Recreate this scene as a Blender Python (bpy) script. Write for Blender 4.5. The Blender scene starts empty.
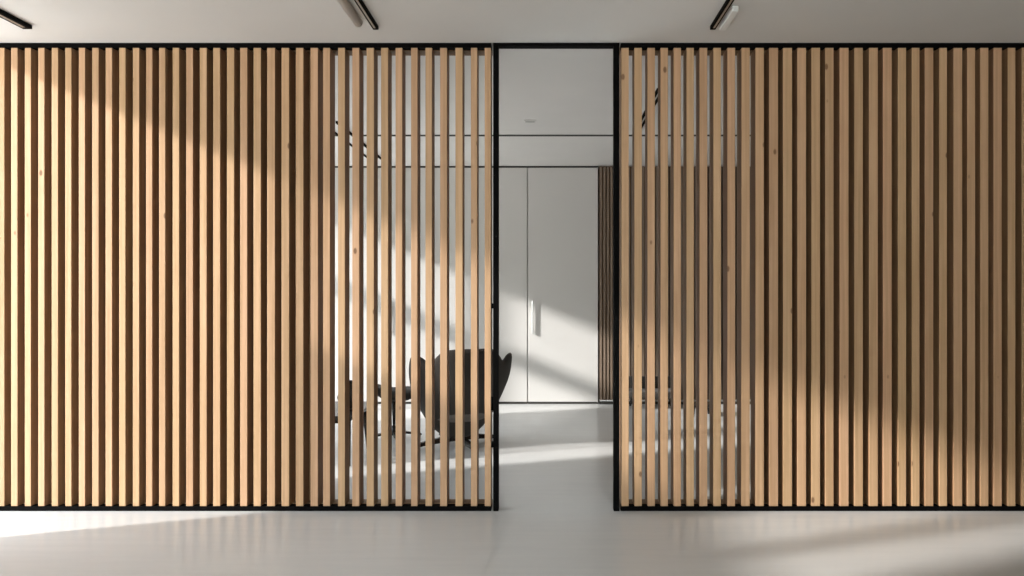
import bpy, bmesh, math, random
from mathutils import Vector, Matrix
random.seed(7)
S = bpy.context.scene
C = S.collection

# ------------------------------------------------------------------ camera
F = 700.0                       # focal length in pixels of the 1024 px wide frame
D = 4.06                        # distance from the camera to the slatted screens
SC = D / F                      # metres per pixel at the screens
HC = 1.2644                     # camera height
ZC = HC + 250 * SC              # ceiling height (2.71 m)
YB = 7.97                       # front plane of the wardrobe row
XL, XR = -3.2, 3.6              # side walls
YF = -3.4                       # wall behind the camera
YW = 8.62                       # back wall

cam_d = bpy.data.cameras.new('camera')
cam = bpy.data.objects.new('camera', cam_d)
C.objects.link(cam)
cam.location = (0, 0, HC)
cam.rotation_euler = (math.radians(90), 0, 0)
cam_d.sensor_width = 36
cam_d.lens = F / 1024 * 36
cam_d.shift_x = -33 / 1024
cam_d.shift_y = 5 / 1024
cam_d.clip_start = 0.05
S.camera = cam

# ------------------------------------------------------------------ light
SKY = 9.5
SUN = 8.0
EXPO = 0.55
TAN, SLOPE = 0.34, 0.41         # the sun travels (1, TAN, -SLOPE)

w = bpy.data.worlds.new('sky'); S.world = w; w.use_nodes = True
nt = w.node_tree
bg = nt.nodes['Background']
tc = nt.nodes.new('ShaderNodeTexCoord')
sep = nt.nodes.new('ShaderNodeSeparateXYZ')
cr = nt.nodes.new('ShaderNodeValToRGB')
nt.links.new(tc.outputs['Generated'], sep.inputs[0])
nt.links.new(sep.outputs['Z'], cr.inputs[0])
cr.color_ramp.elements[0].position = 0.0; cr.color_ramp.elements[0].color = (.55, .545, .53, 1)      # pale paving outdoors
cr.color_ramp.elements[1].position = 0.6; cr.color_ramp.elements[1].color = (.80, .88, .97, 1)
e = cr.color_ramp.elements.new(.002); e.color = (.86, .87, .86, 1)
# dark horizon band added on the sun's side to cut side light indoors
mz = nt.nodes.new('ShaderNodeMapRange'); mz.inputs['From Min'].default_value = .30; mz.inputs['From Max'].default_value = .24
mb = nt.nodes.new('ShaderNodeMapRange'); mb.inputs['From Min'].default_value = -.02; mb.inputs['From Max'].default_value = .0
mxx = nt.nodes.new('ShaderNodeMapRange'); mxx.inputs['From Min'].default_value = -.1; mxx.inputs['From Max'].default_value = -.35
nt.links.new(sep.outputs['Z'], mz.inputs['Value']); nt.links.new(sep.outputs['Z'], mb.inputs['Value']); nt.links.new(sep.outputs['X'], mxx.inputs['Value'])
m1 = nt.nodes.new('ShaderNodeMath'); m1.operation = 'MULTIPLY'; m2 = nt.nodes.new('ShaderNodeMath'); m2.operation = 'MULTIPLY'
nt.links.new(mz.outputs[0], m1.inputs[0]); nt.links.new(mb.outputs[0], m1.inputs[1])
nt.links.new(m1.outputs[0], m2.inputs[0]); nt.links.new(mxx.outputs[0], m2.inputs[1])
tm = nt.nodes.new('ShaderNodeMix'); tm.data_type = 'RGBA'; tm.inputs['B'].default_value = (.16, .17, .14, 1)
nt.links.new(m2.outputs[0], tm.inputs['Factor']); nt.links.new(cr.outputs[0], tm.inputs['A']); nt.links.new(tm.outputs['Result'], bg.inputs[0])
bg.inputs[1].default_value = SKY

sd = bpy.data.lights.new('sun', 'SUN'); so = bpy.data.objects.new('sun', sd); C.objects.link(so)
sd.energy = SUN; sd.angle = math.radians(2.6); sd.color = (1, .965, .925)
so.location = (-8, -1, 6)
so.rotation_euler = Vector((1, TAN, -SLOPE)).to_track_quat('-Z', 'Y').to_euler()

S.view_settings.view_transform = 'Standard'
S.view_settings.look = 'None'
S.view_settings.gamma = 1
S.view_settings.use_curve_mapping = False
S.view_settings.exposure = EXPO
S.cycles.use_denoising = True
S.cycles.max_bounces = 12
S.cycles.diffuse_bounces = 7
S.cycles.transparent_max_bounces = 16

# ------------------------------------------------------------------ materials
def mat(name, col, rough=.5, metal=0, spec=.5):
    m = bpy.data.materials.new(name); m.use_nodes = True
    b = m.node_tree.nodes['Principled BSDF']
    b.inputs['Base Color'].default_value = (*col, 1)
    b.inputs['Roughness'].default_value = rough
    b.inputs['Metallic'].default_value = metal
    b.inputs['Specular IOR Level'].default_value = spec
    return m, m.node_tree, b

def node(t, typ, **kw):
    n = t.nodes.new(typ)
    for k, v in kw.items(): setattr(n, k, v)
    return n

def wood(name, c0, c1, var=.16, knots=True):
    m, t, b = mat(name, c1, .55, spec=.25)
    L = t.links.new
    tco = node(t, 'ShaderNodeTexCoord'); oi = node(t, 'ShaderNodeObjectInfo')
    add = node(t, 'ShaderNodeVectorMath', operation='ADD')
    sc = node(t, 'ShaderNodeVectorMath', operation='MULTIPLY'); sc.inputs[1].default_value = (60, 60, 1.4)
    comb = node(t, 'ShaderNodeCombineXYZ')
    mul = node(t, 'ShaderNodeMath', operation='MULTIPLY'); mul.inputs[1].default_value = 37
    L(oi.outputs['Random'], mul.inputs[0])
    for i in range(3): L(mul.outputs[0], comb.inputs[i])
    L(tco.outputs['Object'], sc.inputs[0]); L(sc.outputs[0], add.inputs[0]); L(comb.outputs[0], add.inputs[1])
    nz = node(t, 'ShaderNodeTexNoise'); nz.inputs['Scale'].default_value = 1; nz.inputs['Detail'].default_value = 5
    L(add.outputs[0], nz.inputs['Vector'])
    rp = node(t, 'ShaderNodeValToRGB')
    rp.color_ramp.elements[0].position = .32; rp.color_ramp.elements[0].color = (*c0, 1)
    rp.color_ramp.elements[1].position = .68; rp.color_ramp.elements[1].color = (*c1, 1)
    L(nz.outputs['Fac'], rp.inputs[0])
    hsv = node(t, 'ShaderNodeHueSaturation')
    mr = node(t, 'ShaderNodeMapRange'); mr.inputs['To Min'].default_value = 1 - var; mr.inputs['To Max'].default_value = 1 + var
    L(oi.outputs['Random'], mr.inputs['Value']); L(mr.outputs[0], hsv.inputs['Value'])
    # hue drifts slightly from slat to slat
    fr = node(t, 'ShaderNodeMath', operation='FRACT'); L(mul.outputs[0], fr.inputs[0])
    mh = node(t, 'ShaderNodeMapRange'); mh.inputs['To Min'].default_value = .494; mh.inputs['To Max'].default_value = .504
    L(fr.outputs[0], mh.inputs['Value']); L(mh.outputs[0], hsv.inputs['Hue'])
    L(rp.outputs[0], hsv.inputs['Color'])
    out = hsv.outputs[0]
    if knots:
        sc2 = node(t, 'ShaderNodeVectorMath', operation='MULTIPLY'); sc2.inputs[1].default_value = (20, 20, 11)
        ad2 = node(t, 'ShaderNodeVectorMath', operation='ADD')
        L(tco.outputs['Object'], sc2.inputs[0]); L(sc2.outputs[0], ad2.inputs[0]); L(comb.outputs[0], ad2.inputs[1])
        vo = node(t, 'ShaderNodeTexVoronoi'); vo.inputs['Scale'].default_value = .35
        L(ad2.outputs[0], vo.inputs['Vector'])
        kr = node(t, 'ShaderNodeMapRange'); kr.inputs['From Min'].default_value = .05; kr.inputs['From Max'].default_value = .085
        kr.inputs['To Min'].default_value = .75; kr.inputs['To Max'].default_value = 0
        L(vo.outputs['Distance'], kr.inputs['Value'])
        mx = node(t, 'ShaderNodeMix', data_type='RGBA'); mx.inputs['B'].default_value = (.12, .05, .02, 1)
        L(kr.outputs[0], mx.inputs['Factor']); L(out, mx.inputs['A'])
        out = mx.outputs['Result']
    L(out, b.inputs['Base Color'])
    bp = node(t, 'ShaderNodeBump'); bp.inputs['Strength'].default_value = .08; bp.inputs['Distance'].default_value = .002
    L(nz.outputs['Fac'], bp.inputs['Height']); L(bp.outputs[0], b.inputs['Normal'])
    return m

M = {}
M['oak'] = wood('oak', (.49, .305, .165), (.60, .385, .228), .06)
M['oak_shade'] = wood('shaded_oak_side', (.25, .14, .07), (.33, .19, .10), .05, False)  # oak with the shade between the slats painted into its colour
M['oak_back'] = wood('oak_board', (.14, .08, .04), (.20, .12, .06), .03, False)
M['walnut'] = wood('walnut', (.17, .125, .09), (.27, .21, .155), .05, False)
M['black'] = mat('black_metal', (.003, .003, .003), .7, spec=.04)[0]
M['dark_gloss'] = mat('black_lacquer', (.02, .018, .017), .25)[0]
M['steel'] = mat('brushed_steel', (.55, .55, .54), .35, 1)[0]
M['grey_tube'] = mat('grey_tube', (.55, .55, .54), .35)[0]
M['white_plastic'] = mat('white_plastic', (.75, .75, .73), .5)[0]
M['void'] = mat('shadow_gap', (.03, .028, .025), .8)[0]
M['ceramic'] = mat('dark_ceramic', (.03, .026, .024), .4)[0]

def plaster(name, col, amt=.03, rough=.85):
    m, t, b = mat(name, col, rough, spec=.3)
    L = t.links.new
    tco = node(t, 'ShaderNodeTexCoord')
    nz = node(t, 'ShaderNodeTexNoise'); nz.inputs['Scale'].default_value = 1.3; nz.inputs['Detail'].default_value = 6
    L(tco.outputs['Object'], nz.inputs['Vector'])
    rp = node(t, 'ShaderNodeValToRGB')
    rp.color_ramp.elements[0].position = .3; rp.color_ramp.elements[0].color = (*[c * (1 - amt) for c in col], 1)
    rp.color_ramp.elements[1].position = .7; rp.color_ramp.elements[1].color = (*[min(1, c * (1 + amt)) for c in col], 1)
    L(nz.outputs['Fac'], rp.inputs[0]); L(rp.outputs[0], b.inputs['Base Color'])
    return m
M['ceiling'] = plaster('ceiling_paint', (.69, .68, .66))
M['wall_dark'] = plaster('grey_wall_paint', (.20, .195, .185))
M['wall'] = plaster('wall_paint', (.70, .69, .66))
M['cabinet'] = plaster('cabinet_lacquer', (.60, .59, .57), .012, .5)

def floor_mat():
    m, t, b = mat('polished_concrete', (.5, .5, .48), .28, spec=.5)
    L = t.links.new
    tco = node(t, 'ShaderNodeTexCoord')
    sc = node(t, 'ShaderNodeVectorMath', operation='MULTIPLY'); sc.inputs[1].default_value = (1.2, 14, 1)
    L(tco.outputs['Object'], sc.inputs[0])
    n1 = node(t, 'ShaderNodeTexNoise'); n1.inputs['Scale'].default_value = 1.6; n1.inputs['Detail'].default_value = 8; n1.inputs['Roughness'].default_value = .65
    L(sc.outputs[0], n1.inputs['Vector'])
    n2 = node(t, 'ShaderNodeTexNoise'); n2.inputs['Scale'].default_value = 1.1; n2.inputs['Detail'].default_value = 5
    L(tco.outputs['Object'], n2.inputs['Vector'])
    mx = node(t, 'ShaderNodeMix'); mx.inputs['Factor'].default_value = .5
    L(n1.outputs['Fac'], mx.inputs['A']); L(n2.outputs['Fac'], mx.inputs['B'])
    rp = node(t, 'ShaderNodeValToRGB')
    rp.color_ramp.elements[0].position = .35; rp.color_ramp.elements[0].color = (.575, .58, .575, 1)
    rp.color_ramp.elements[1].position = .65; rp.color_ramp.elements[1].color = (.625, .625, .612, 1)
    L(mx.outputs['Result'], rp.inputs[0]); L(rp.outputs[0], b.inputs['Base Color'])
    mr = node(t, 'ShaderNodeMapRange'); mr.inputs['To Min'].default_value = .20; mr.inputs['To Max'].default_value = .30
    L(n1.outputs['Fac'], mr.inputs['Value']); L(mr.outputs[0], b.inputs['Roughness'])
    bp = node(t, 'ShaderNodeBump'); bp.inputs['Strength'].default_value = .02; bp.inputs['Distance'].default_value = .002
    L(n1.outputs['Fac'], bp.inputs['Height']); L(bp.outputs[0], b.inputs['Normal'])
    return m
M['floor'] = floor_mat()

def fabric(name, col):
    m, t, b = mat(name, col, .9, spec=.2)
    L = t.links.new
    tco = node(t, 'ShaderNodeTexCoord')
    nz = node(t, 'ShaderNodeTexNoise'); nz.inputs['Scale'].default_value = 180; nz.inputs['Detail'].default_value = 3
    L(tco.outputs['Object'], nz.inputs['Vector'])
    rp = node(t, 'ShaderNodeValToRGB')
    rp.color_ramp.elements[0].color = (*[c * .75 for c in col], 1); rp.color_ramp.elements[1].color = (*[c * 1.25 for c in col], 1)
    L(nz.outputs['Fac'], rp.inputs[0]); L(rp.outputs[0], b.inputs['Base Color'])
    bp = node(t, 'ShaderNodeBump'); bp.inputs['Strength'].default_value = .25; bp.inputs['Distance'].default_value = .002
    L(nz.outputs['Fac'], bp.inputs['Height']); L(bp.outputs[0], b.inputs['Normal'])
    b.inputs['Sheen Weight'].default_value = .08
    return m
M['wool'] = fabric('charcoal_wool', (.040, .036, .032))
M['wool_in'] = fabric('grey_wool', (.13, .12, .11))

def glass(name, tint):
    m = bpy.data.materials.new(name); m.use_nodes = True
    t = m.node_tree; t.nodes.clear(); L = t.links.new
    o = node(t, 'ShaderNodeOutputMaterial'); mx = node(t, 'ShaderNodeMixShader'); mx.inputs[0].default_value = .06
    tr = node(t, 'ShaderNodeBsdfTransparent'); tr.inputs[0].default_value = (*tint, 1)
    gl = node(t, 'ShaderNodeBsdfGlossy'); gl.inputs['Roughness'].default_value = .02
    L(tr.outputs[0], mx.inputs[1]); L(gl.outputs[0], mx.inputs[2]); L(mx.outputs[0], o.inputs[0])
    return m
M['glass'] = glass('clear_glass', (.97, .98, .97))
M['grey'] = glass('pale_grey_glass', (.84, .84, .84))
M['tinted'] = glass('grey_tinted_glass', (.74, .74, .74))
M['solar'] = glass('solar_glass', (.92, .92, .92))

# ------------------------------------------------------------------ helpers
def box(bm, x0, x1, y0, y1, z0, z1, bev=0, seg=1):
    vs = [bm.verts.new((x, y, z)) for x in (x0, x1) for y in (y0, y1) for z in (z0, z1)]
    q = [(0, 1, 3, 2), (4, 6, 7, 5), (0, 4, 5, 1), (2, 3, 7, 6), (0, 2, 6, 4), (1, 5, 7, 3)]
    fs = [bm.faces.new([vs[i] for i in f]) for f in q]
    if bev:
        es = {e for f in fs for e in f.edges}
        bmesh.ops.bevel(bm, geom=list(es), offset=bev, segments=seg, profile=.5, affect='EDGES')

def cyl(bm, p0, p1, r0, r1=None, n=20, caps=True):
    r1 = r0 if r1 is None else r1
    p0, p1 = Vector(p0), Vector(p1); d = (p1 - p0).normalized()
    a = d.orthogonal().normalized(); b = d.cross(a)
    R = []
    for p, r in ((p0, r0), (p1, r1)):
        R.append([bm.verts.new(p + (a * math.cos(k * 2 * math.pi / n) + b * math.sin(k * 2 * math.pi / n)) * r) for k in range(n)])
    for k in range(n):
        bm.faces.new((R[0][k], R[0][(k + 1) % n], R[1][(k + 1) % n], R[1][k]))
    if caps:
        bm.faces.new(R[0][::-1]); bm.faces.new(R[1])

def lathe(bm, prof, n=28, c=(0, 0)):
    rings = [[bm.verts.new((c[0] + r * math.cos(2 * math.pi * k / n), c[1] + r * math.sin(2 * math.pi * k / n), z)) for k in range(n)] for r, z in prof]
    for a, b in zip(rings, rings[1:]):
        for k in range(n): bm.faces.new((a[k], a[(k + 1) % n], b[(k + 1) % n], b[k]))
    bm.faces.new(rings[0][::-1]); bm.faces.new(rings[-1])

def obj(name, bm, m, parent=None, smooth=False):
    bmesh.ops.recalc_face_normals(bm, faces=bm.faces)
    me = bpy.data.meshes.new(name); bm.to_mesh(me); bm.free()
    me.materials.append(m)
    if smooth:
        for p in me.polygons: p.use_smooth = True
    o = bpy.data.objects.new(name, me); C.objects.link(o); o.parent = parent
    return o

def boxes(name, m, lst, parent=None, bev=0):
    bm = bmesh.new()
    for b in lst: box(bm, *b, bev=bev)
    return obj(name, bm, m, parent)

def tag(o, label, cat, group=None):
    o['label'] = label; o['category'] = cat
    if group: o['group'] = group
    return o

def empty(name, loc, label, cat, group=None, rz=0):
    o = bpy.data.objects.new(name, None); C.objects.link(o); o.location = loc; o.rotation_euler = (0, 0, rz)
    o.empty_display_size = .1
    return tag(o, label, cat, group)

def struct(o): o['kind'] = 'structure'; return o

def rel(lst, o):
    """world box numbers to numbers relative to a thing's origin"""
    x, y, z = o.location
    return [(a - x, b - x, c - y, d - y, e - z, f - z) for a, b, c, d, e, f in lst]

# ------------------------------------------------------------------ room shell
T = .2
struct(boxes('floor', M['floor'], [(XL - T, XR + T, YF - T, YW + T, -.15, 0)]))
struct(boxes('ceiling', M['ceiling'], [(XL - T, XR + T, YF - T, YW + T, ZC, ZC + .15)]))
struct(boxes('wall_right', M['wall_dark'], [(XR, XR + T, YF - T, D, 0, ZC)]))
struct(boxes('wall_right_rear', M['wall'], [(XR, XR + T, D, YW + T, 0, ZC)]))
struct(boxes('wall_back', M['wall'], [(XL - T, XR, YW, YW + T, 0, ZC)]))

HEAD = 2.69                     # head of the front room's windows
HB = 2.46                        # head of the back room's windows
def window(n, y0, y1, z0, z1, g, mulls=(), trans=(), t=.05, x=None):
    """frame, mullions and transoms round one pane in the left wall"""
    x0, x1 = XL - .12, XL - .07
    f = [(x0, x1, y0, y0 + .025, z0, z1), (x0, x1, y1 - .025, y1, z0, z1),
         (x0, x1, y0 + .025, y1 - .025, z0, z0 + .025), (x0, x1, y0 + .025, y1 - .025, z1 - .008, z1)]
    for m_ in mulls: f.append((x0, x1, m_ - t / 2, m_ + t / 2, z0 + .025, z1 - .008))
    for a, b in trans: f.append((x0, x1, y0 + .025, y1 - .025, a, b))
    wdw = struct(boxes('window_%d' % n, M['black'], f))
    boxes('pane', g, [(x0 + .02, x0 + .026, y0 + .01, y1 - .01, z0 + .01, z1 - .004)], wdw)
    # portal: only tells the sampler where the sky comes in
    ld = bpy.data.lights.new('window_portal', 'AREA'); ld.shape = 'RECTANGLE'; ld.size = z1 - z0; ld.size_y = y1 - y0
    ld.cycles.is_portal = True
    lo = bpy.data.objects.new('window_portal', ld); C.objects.link(lo)
    lo.location = (XL - .16, (y0 + y1) / 2, (z0 + z1) / 2); lo.rotation_euler = (0, math.radians(-90), 0)
    return wdw

# openings in the left wall: (y0, y1, z0, z1)
OPEN = [(3.43, 4.04, .0, HEAD), (1.45, 3.43, 1.72, HEAD),
        (4.10, 4.70, .0, HB), (4.86, 6.22, 1.78, HB), (6.36, 7.03, .0, HB), (7.12, 7.92, .0, HB)]
def left_wall():
    L = []; y = YF
    for y0, y1, z0, z1 in OPEN:
        if y0 > y: L.append((XL - T, XL, y, y0, 0, ZC))
        if z0 > 0: L.append((XL - T, XL, y0, y1, 0, z0))
        L.append((XL - T, XL, y0, y1, z1, ZC))
        y = y1
    return L
# sorted along the wall
OPEN.sort()
ll = left_wall(); ll.append((XL - T, XL, OPEN[-1][1], YW, 0, ZC))
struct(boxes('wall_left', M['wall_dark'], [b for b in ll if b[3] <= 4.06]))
struct(boxes('wall_left_rear', M['wall'], [b for b in ll if b[3] > 4.06]))
window(1, 3.43, 4.04, 0, HEAD, M['grey'])
window(2, 1.45, 3.43, 1.72, HEAD, M['tinted'], mulls=(1.95, 2.6), t=.12)
window(3, 4.10, 4.70, 0, HB, M['solar'], mulls=(4.55,), t=.04)
window(4, 4.86, 6.22, 1.78, HB, M['solar'], mulls=(5.3, 5.75))
window(5, 6.36, 7.03, 0, HB, M['solar'], trans=((1.62, 1.82),))
window(6, 7.12, 7.92, 0, HB, M['grey'], trans=((1.62, 1.82),))

# wall behind the camera with a broad window
wx0, wx1, wz0, wz1 = -3.0, 1.0, .15, 2.6
struct(boxes('wall_front', M['wall'], [(XL, wx0, YF - T, YF, 0, ZC), (wx1, XR, YF - T, YF, 0, ZC), (wx0, wx1, YF - T, YF, 0, wz0), (wx0, wx1, YF - T, YF, wz1, ZC)]))
fw = struct(boxes('window_7', M['black'], [(wx0, wx0 + .05, YF - .12, YF - .07, wz0, wz1), (wx1 - .05, wx1, YF - .12, YF - .07, wz0, wz1),
            (wx0 + .05, wx1 - .05, YF - .12, YF - .07, wz0, wz0 + .05), (wx0 + .05, wx1 - .05, YF - .12, YF - .07, wz1 - .05, wz1), (-.53, -.47, YF - .12, YF - .07, wz0 + .05, wz1 - .05)]))
boxes('pane', M['glass'], [(wx0 + .02, wx1 - .02, YF - .10, YF - .094, wz0 + .02, wz1 - .02)], fw)
ld = bpy.data.lights.new('window_portal', 'AREA'); ld.shape = 'RECTANGLE'; ld.size = wx1 - wx0; ld.size_y = wz1 - wz0; ld.cycles.is_portal = True
lo = bpy.data.objects.new('window_portal', ld); C.objects.link(lo); lo.location = ((wx0 + wx1) / 2, YF - .16, (wz0 + wz1) / 2); lo.rotation_euler = (math.radians(90), 0, 0)

# dark shadow joints: across the back room's ceiling, over the wardrobes, along the wardrobe foot
struct(boxes('trim_1', M['void'], [(XL, XR, 6.41, 6.465, ZC - .004, ZC)]))
struct(boxes('trim_2', M['void'], [(XL, .610, YB + .03, YW, ZC - .018, ZC)]))

# ------------------------------------------------------------------ slatted screens
KD = .024                        # slat depth as a share of the distance
SD = KD * D / (1 - KD)
Z0 = HC - 213.2 * SC             # top of the bottom rail
Z1 = HC + 245.3 * SC             # underside of the head rail
def X(px): return (px - 545) * SC
# measured slat edges, in the units of X()
LEFT = [(-2.6, 4.1), (10.9, 17.3), (24.6, 30.7), (38, 44.2), (51.5, 57.8), (65, 71.2), (78.6, 84.8), (92, 98.4), (105.4, 111.9),
        (119, 125.3), (132.7, 139), (145.9, 152.1), (158.9, 165.1), (172.5, 179), (186, 192.8), (199.7, 206.5), (213, 220),
        (226.8, 234), (240, 247.1), (253.4, 260.7), (267, 274.8), (281.4, 289), (295.8, 303.2), (310.4, 317.8), (323, 329.9),
        (337.9, 344.8), (352.2, 359.2), (366.5, 373.8), (381, 388.1), (395.5, 402.2), (411, 417.4), (425.4, 432), (440.1, 447),
        (455.4, 462.6), (470.9, 477.2), (484.7, 490.8)]
RIGHT = [(621.4, 628.8), (634.4, 641.9), (647.5, 655), (660.6, 668), (673.7, 681), (686.6, 694), (699.6, 707.4), (713.5, 721),
         (727.5, 735.2), (741.6, 749.9), (755.6, 764), (769.3, 778.2), (783.1, 792.2), (797.5, 806.2), (811.6, 820.2), (825.4, 833.7),
         (839.8, 848.8), (854.5, 863.1), (869.2, 878), (883.1, 891.9), (898.1, 906.3), (912, 919.7), (925, 933.5), (939.5, 947.2),
         (953.8, 962.4), (967.5, 975.4), (980.5, 988.6), (993.8, 1002), (1008, 1015.6), (1022, 1030)]
x = 1036.
while X(x + 8) < XR - .02:
    RIGHT.append((x, x + 8)); x += 14.1

def screen(name, edges, xa, xb, boards, label):
    t = empty(name, ((xa + xb) / 2, D, 0), label, 'screen')
    boxes('head_rail', M['black'], rel([(xa, xb, D - .002, D + .045, Z1, ZC)], t), t)
    boxes('bottom_rail', M['black'], rel([(xa, xb, D - .002, D + .045, 0, Z0)], t), t)
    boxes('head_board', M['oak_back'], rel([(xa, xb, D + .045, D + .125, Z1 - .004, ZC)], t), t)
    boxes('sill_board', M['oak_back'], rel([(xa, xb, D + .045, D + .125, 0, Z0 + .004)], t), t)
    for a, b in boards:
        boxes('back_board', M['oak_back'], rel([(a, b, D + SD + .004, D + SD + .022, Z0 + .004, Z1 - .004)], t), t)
    for a, b in edges:
        bm = bmesh.new(); cx = (X(a) + X(b)) / 2; hw = (X(b) - X(a)) / 2
        box(bm, -hw, hw, 0, SD, 0, Z1 - Z0, bev=.0018, seg=2)
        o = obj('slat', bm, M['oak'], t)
        # gap shade put into the colour: all but the face strip is darkened oak
        o.data.materials.append(M['oak_shade'])
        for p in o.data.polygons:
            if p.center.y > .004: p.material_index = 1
        o.location = (cx - t.location.x, .001, Z0)
    return t
screen('slat_screen', LEFT, XL + .001, X(491.2), [(XL + .001, X(309.5))], 'wide sunlit oak slat screen in black rails, ending in front of the dark lounge chair')
screen('slat_screen', RIGHT, X(620.9), XR - .001, [(X(760), XR - .001)], 'shaded oak slat screen in black rails, on the doorway side away from the lounge chair')

# black doorway frame between the screens
dr = bpy.data.objects.new('door_1', None); C.objects.link(dr); dr.location = (X(556), D, 0); struct(dr)
JY = (D - .004, D + .048)
boxes('jamb', M['black'], rel([(X(493.2), X(498.5), *JY, 0, ZC)], dr), dr)
boxes('jamb', M['black'], rel([(X(613.8), X(619.4), *JY, 0, ZC)], dr), dr)
boxes('door_head', M['black'], rel([(X(498.5), X(613.8), *JY, HC + 247 * SC, ZC)], dr), dr)
for py, h in ((306, .012), (404, .036), (445, .014)):
    bm = bmesh.new(); zc = HC - (py - 293) * SC
    cyl(bm, (0, 0, -h), (0, 0, h), .0055, n=14)
    for dz in (-h, h): cyl(bm, (0, 0, dz - .003), (0, 0, dz + .003), .007, n=14)
    o = obj('hinge', bm, M['black'], dr, True); o.location = (X(492.1) - dr.location.x, .02, zc)

# ------------------------------------------------------------------ ceiling lights of the front room
def track_light(xa, side, yend, label, length=3.2, w_=.03, tube=True, tl=None):
    t = empty('track_light', (xa, yend - length / 2, ZC), label, 'ceiling light', 'linear lights on the front ceiling')
    h = length / 2
    boxes('track', M['black'], [(-w_ / 2, w_ / 2, -h, h, -.022, 0)], t, bev=.002)
    boxes('track_groove', M['steel'], [(-w_ / 6, w_ / 6, -h + .01, h - .03, -.0235, -.0225)], t)
    return t, h
t, h = track_light(-.918, -1, 3.80, 'black linear light with a grey tube beside its track, above the wide sunlit screen')
bm = bmesh.new(); tx = -.065
cyl(bm, (tx, -h, -.027), (tx, h - .115, -.027), .024, n=28)
cyl(bm, (tx, h - .115, -.027), (tx, h - .10, -.027), .024, .017, n=28)
obj('tube_housing', bm, M['grey_tube'], t, True)
boxes('reflector', M['white_plastic'], [(-.040, -.016, -h, h - .02, -.006, 0)], t)
t, h = track_light(.91, 1, 3.80, 'black linear light with a short white lamp at its end, above the shaded screen')
boxes('lamp_head', M['white_plastic'], [(.032, .068, h - .27, h - .01, -.03, 0)], t, bev=.004)
t, h = track_light(-2.80, -1, 3.79, 'broad dark linear light with a steel strip, at the ceiling corner over the sunniest slats', w_=.05)

# ------------------------------------------------------------------ back room ceiling
def slot_light(xa, xb, y0, y1, label, n):
    t = empty('slot_light', ((xa + xb) / 2, (y0 + y1) / 2, ZC), label, 'ceiling light', 'broken black linear lights on the back room ceiling')
    hw, hl = (xb - xa) / 2, (y1 - y0) / 2
    for s in (-1, 1):
        boxes('track', M['black'], [(s * hw - .008, s * hw + .008, -hl, hl, -.02, 0)], t)
    boxes('diffuser', M['white_plastic'], [(-hw + .008, hw - .008, -hl, hl, -.006, 0)], t)
slot_light(-1.885, -1.757, 5.9, 7.5, 'thin twin-line black ceiling light glimpsed through the open slats above the lounge chair', 4)
slot_light(.800, .835, 4.95, 6.2, 'thin black ceiling light glimpsed through the slats beside the doorway', 3)
t = empty('ceiling_vent', (X(530) * 1.448, D * 1.448, ZC), 'small white oblong vent on the ceiling seen through the doorway', 'vent')
boxes('vent_frame', M['white_plastic'], [(-.05, .05, -.03, .03, -.012, 0)], t, bev=.004)
boxes('grille', M['steel'], [(-.04, .04, -.02 + i * .012, -.014 + i * .012, -.014, -.012) for i in range(4)], t)

# ------------------------------------------------------------------ wardrobe row
TOE = .022
W = .81
xs = []
xr = .603
xseam = (527.6 - 545) * SC * YB / D
edges = [xr, xseam]
while edges[-1] - W > XL: edges.append(edges[-1] - W)
edges[-1] = XL + .002
labels = ['tall white wardrobe with a vertical bar handle, beside the dark slat cladding',
          'tall white wardrobe partly behind the black jamb, its edge half lit by the sun',
          'tall white wardrobe directly behind the dark lounge chair, seen through open slats',
          'tall white wardrobe behind the small footstool, seen through open slats',
          'tall white wardrobe behind the low black table, hidden mostly by slats',
          'tall white wardrobe in the far corner, hidden mostly by slats']
for i in range(len(edges) - 1):
    a, b = edges[i + 1], edges[i]
    t = empty('wardrobe', ((a + b) / 2, YB, 0), labels[min(i, 5)], 'wardrobe', 'tall white wardrobes along the back wall')
    hw = (b - a) / 2
    boxes('carcass', M['cabinet'], [(-hw + .001, hw - .001, .024, YW - YB - .05, TOE, ZC - .02)], t)
    boxes('plinth', M['void'], [(-hw + .001, hw - .001, .005, YW - YB - .05, 0, TOE)], t)
    dz0, dz1 = TOE + .004, ZC - .024
    last = (i == 0)
    bm = bmesh.new(); box(bm, -hw + .007, hw - (.012 if last else .007), 0, .022, dz0, dz1, bev=.002)
    d = obj('door', bm, M['cabinet'], t)
    # bar handle on the hinge-free edge
    if i % 2 == 0:
        bm = bmesh.new(); hx = -hw + .055
        box(bm, hx - .011, hx + .011, -.030, -.014, .80, 1.18, bev=.003)
        for z in (.83, 1.15): box(bm, hx - .006, hx + .006, -.016, .001, z - .006, z + .006)
        obj('handle', bm, M['steel'], d)
    if last:
        boxes('end_panel', M['cabinet'], [(hw - .010, hw - .001, -.004, .024, TOE, ZC - .02)], t)

# dark wood slats cladding the rest of the back wall
t = empty('wall_cladding', (.62, YB, 0), 'dark brown vertical slat cladding on the back wall, beside the white wardrobes', 'wall cladding')
L_ = []; x = 0.004
while x < XR - .62 - .03:
    L_.append((x, x + .022, -.02, .03, .05, ZC - .01)); x += .040
boxes('slatted_panel', M['walnut'], L_, t)
boxes('base_strip', M['steel'], [(0, XR - .622, -.004, .03, .03, .048)], t)
boxes('backing', M['oak_back'], [(0, XR - .62 - .002, .03, YW - YB - .002, .0, ZC - .005)], t)
struct(boxes('baseboard_back', M['void'], [(.62, XR, YB - .022, YB + .0295, .0, .028)]))

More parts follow.
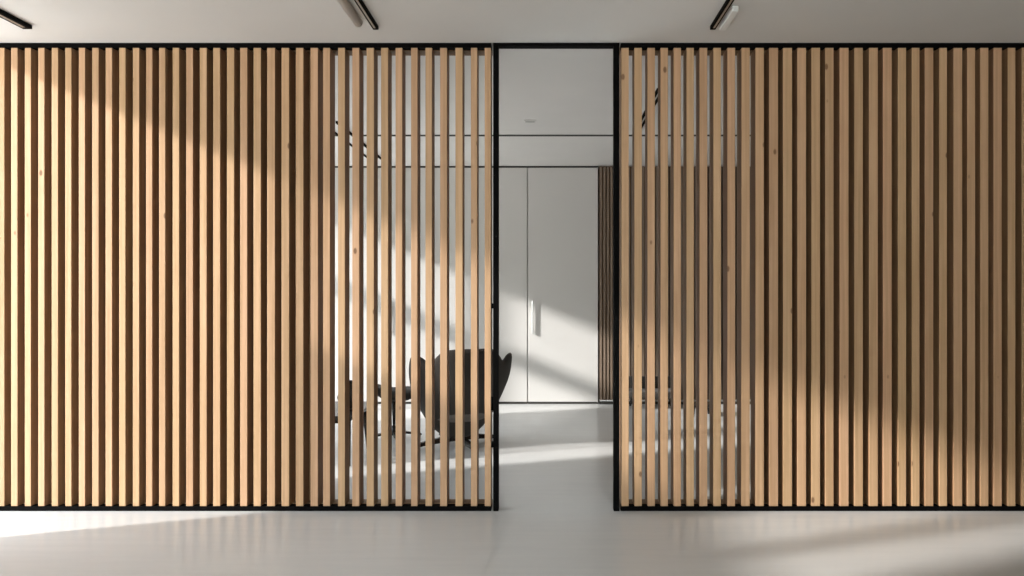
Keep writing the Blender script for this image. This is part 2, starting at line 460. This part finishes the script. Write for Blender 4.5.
# ------------------------------------------------------------------ lounge chair
def star_base(parent, m, r=.40, ztop=.10, n=4, rot=.3, h=.028):
    bm = bmesh.new()
    lathe(bm, [(.05, .035), (.05, .055), (.028, .07), (.026, ztop)], 24)
    obj('column', bm, m, parent, True)
    for k in range(n):
        a = rot + k * 2 * math.pi / n
        bm = bmesh.new()
        # a bowed bar, thick at the hub and thin at the foot
        P = []
        for j in range(9):
            u = j / 8; rr = .03 + (r - .03) * u
            zc = .052 - .032 * u ** 1.5; hh = h * (1 - .45 * u) / 2; ww = .03 * (1 - .35 * u)
            c, s = math.cos(a), math.sin(a)
            P.append([bm.verts.new((rr * c - o * s, rr * s + o * c, zc + v)) for o, v in ((-ww, -hh), (ww, -hh), (ww * .7, hh), (-ww * .7, hh))])
        for p, q in zip(P, P[1:]):
            for j in range(4): bm.faces.new((p[j], p[(j + 1) % 4], q[(j + 1) % 4], q[j]))
        bm.faces.new(P[0][::-1]); bm.faces.new(P[-1])
        lg = obj('leg', bm, m, parent)
        bm = bmesh.new(); cx, cy = (r - .02) * math.cos(a), (r - .02) * math.sin(a)
        cyl(bm, (cx, cy, 0), (cx, cy, .016), .014, n=14)
        obj('glide', bm, m, lg)

def bump(a, c, w_):
    d = (a - c + math.pi) % (2 * math.pi) - math.pi
    return math.exp(-(d / w_) ** 2)

def lounge_shell():
    """a moulded wing shell: back at -Y, open front at +Y"""
    N, K = 96, 18
    B = -math.pi / 2
    bm = bmesh.new()
    zb = .09
    def rim(a):
        d = abs((a - B + math.pi) % (2 * math.pi) - math.pi)
        back = .835 * (1 - .035 * d * d) * math.exp(-(d / 1.1) ** 6)
        wing = .765 * math.exp(-((d - 1.1) / .38) ** 4)
        arm = .53 * math.exp(-((d - 1.35) / .75) ** 4)
        p = 7
        return (back ** p + wing ** p + arm ** p + .33 ** p) ** (1 / p)
    def rad(a):
        d = abs((a - B + math.pi) % (2 * math.pi) - math.pi)
        return .335 + .03 * math.exp(-((d - 1.05) / .35) ** 2) + .03 * math.exp(-((d - 1.6) / .5) ** 2)
    c0 = bm.verts.new((0, 0, zb)); prev = None
    for k in range(1, K + 1):
        u = k / K
        ring = []
        for i in range(N):
            a = 2 * math.pi * i / N
            H = rim(a)
            zz = zb + (H - zb) * u ** 2.1
            q = (zz - zb) / .60
            rr = rad(a) * min(1.06, (q * 1.2) ** .45) if q * 1.2 < 1 else rad(a) * (1 + .10 * (q - .833))
            lean = .14 * max(0, zz - .35) * bump(a, B, 1.0)
            x_, y_ = rr * math.cos(a) * 1.06, rr * math.sin(a) - lean
            if u > .8:          # the wing tips curl outward
                cu = (u - .8) / .2
                wv = bump(a, B - 1.02, .25) + bump(a, B + 1.02, .25)
                x_ += .012 * cu * wv * (1 if math.cos(a) > 0 else -1)
            ring.append(bm.verts.new((x_, y_, zz)))
        if prev is None:
            for i in range(N): bm.faces.new((c0, ring[i], ring[(i + 1) % N]))
        else:
            for i in range(N): bm.faces.new((prev[i], ring[i], ring[(i + 1) % N], prev[(i + 1) % N]))
        prev = ring
    return bm

ch = empty('lounge_chair', (X(457.5) * 1.45, D * 1.45, 0), 'charcoal upholstered wing lounge chair on a black star base, its back to the doorway', 'chair', rz=math.radians(22))
o = obj('shell', lounge_shell(), M['wool'], ch, True)
sm = o.modifiers.new('thickness', 'SOLIDIFY'); sm.thickness = .045; sm.offset = 1
ss = o.modifiers.new('smooth', 'SUBSURF'); ss.levels = 1; ss.render_levels = 1
bm = bmesh.new()
lathe(bm, [(.10, .19), (.22, .20), (.275, .24), (.285, .29), (.26, .335), (.18, .352), (.05, .356)], 40)
o = obj('seat_cushion', bm, M['wool_in'], ch, True); o.scale = (1.02, .95, 1)
star_base(ch, M['dark_gloss'], r=.37, ztop=.13, rot=.15, h=.05)

# footstool in front of it
fs = empty('footstool', (X(394) * 1.5, D * 1.5, 0), 'small charcoal footstool with a curved top on a slim black stem, beyond the lounge chair', 'footstool', rz=.3)
bm = bmesh.new(); nx, ny = 22, 14; top = []; bot = []
for sgn, store in ((1, top), (-1, bot)):
    for i in range(nx + 1):
        row = []
        for j in range(ny + 1):
            u, v = 2 * i / nx - 1, 2 * j / ny - 1
            # square to rounded-square outline
            px_, py_ = u * math.sqrt(1 - v * v / 2.6), v * math.sqrt(1 - u * u / 2.6)
            e = max(0, 1 - max(abs(u), abs(v)) ** 4)
            z = .385 + .045 * u * u + .02 * (-u) + sgn * (.008 + .045 * e)
            row.append(bm.verts.new((px_ * .20, py_ * .19, z)))
        store.append(row)
for st in (top, bot):
    for i in range(nx):
        for j in range(ny): bm.faces.new((st[i][j], st[i + 1][j], st[i + 1][j + 1], st[i][j + 1]))
rimt = [top[i][0] for i in range(nx)] + [top[nx][j] for j in range(ny)] + [top[i][ny] for i in range(nx, 0, -1)] + [top[0][j] for j in range(ny, 0, -1)]
rimb = [bot[i][0] for i in range(nx)] + [bot[nx][j] for j in range(ny)] + [bot[i][ny] for i in range(nx, 0, -1)] + [bot[0][j] for j in range(ny, 0, -1)]
for k in range(len(rimt)):
    bm.faces.new((rimt[k], rimt[(k + 1) % len(rimt)], rimb[(k + 1) % len(rimt)], rimb[k]))
obj('cushion', bm, M['wool'], fs, True)
bm = bmesh.new(); cyl(bm, (0, 0, .10), (0, 0, .345), .010, .024, n=18); obj('stem', bm, M['dark_gloss'], fs, True)
star_base(fs, M['dark_gloss'], r=.24, ztop=.11, rot=.1, h=.022)

# ------------------------------------------------------------------ low black table with things on it
tx0, tx1, ty0, ty1, tz = X(300) * 1.3, X(375) * 1.4, 5.05, 5.75, .375
tb = empty('coffee_table', ((tx0 + tx1) / 2, (ty0 + ty1) / 2, 0), 'low black table with tapered legs, seen between slats left of the footstool', 'table')
hx, hy = (tx1 - tx0) / 2, (ty1 - ty0) / 2
boxes('tabletop', M['dark_gloss'], [(-hx, hx, -hy, hy, tz - .022, tz)], tb, bev=.004)
boxes('apron', M['dark_gloss'], [(-hx + .06, hx - .06, -hy + .05, hy - .05, tz - .06, tz - .022)], tb)
for sx in (-1, 1):
    for sy in (-1, 1):
        bm = bmesh.new()
        cyl(bm, (sx * (hx - .055), sy * (hy - .055), 0), (sx * (hx - .075), sy * (hy - .075), tz - .022), .017, .034, n=16)
        obj('leg', bm, M['dark_gloss'], tb, True)
vs = empty('vase', (X(350) * 1.33, 5.38, tz), 'dark rounded vase standing on the low black table', 'vase')
bm = bmesh.new(); lathe(bm, [(.045, 0), (.075, .03), (.09, .09), (.07, .15), (.035, .185), (.032, .205), (.042, .215), (.034, .212), (.025, .19), (.02, .06)], 32)
obj('body', bm, M['ceramic'], vs, True)
bw = empty('bowl', (X(311) * 1.35, 5.5, tz), 'dark bowl on the low black table, beside the vase', 'bowl')
bm = bmesh.new(); lathe(bm, [(.05, 0), (.055, .012), (.10, .05), (.13, .10), (.125, .10), (.095, .055), (.04, .02)], 32)
obj('body', bm, M['ceramic'], bw, True)

# ------------------------------------------------------------------ low bench behind the shaded screen
r = 1.90
bx0, bx1 = X(627) * r, X(677) * r
bn = empty('bench', ((bx0 + bx1) / 2, D * r, 0), 'low dark bench by the dark slatted wall, glimpsed through the shaded screen', 'bench')
hx = (bx1 - bx0) / 2
bm = bmesh.new(); box(bm, -hx, hx, -.17, .17, .12, .20, bev=.02, seg=3); obj('seat', bm, M['wool'], bn, True)
bm = bmesh.new(); box(bm, -hx, hx, .11, .17, .19, .33, bev=.02, seg=3); obj('backrest', bm, M['wool'], bn, True)
for sx in (-1, 1):
    for sy in (-1, 1):
        bm = bmesh.new(); cyl(bm, (sx * (hx - .05), sy * .12, 0), (sx * (hx - .06), sy * .11, .125), .009, .014, n=12); obj('leg', bm, M['dark_gloss'], bn, True)
st = empty('stool', (X(702) * 1.78, D * 1.78, 0), 'very low black stool on the floor beside the low dark bench', 'stool')
boxes('seat', M['dark_gloss'], [(-.15, .12, -.12, .12, .10, .125)], st, bev=.006)
for sx, sy in ((-.11, -.09), (.09, -.09), (-.11, .09), (.09, .09)):
    bm = bmesh.new(); cyl(bm, (sx, sy, 0), (sx * .93, sy * .93, .101), .010, .014, n=12); obj('leg', bm, M['dark_gloss'], st, True)
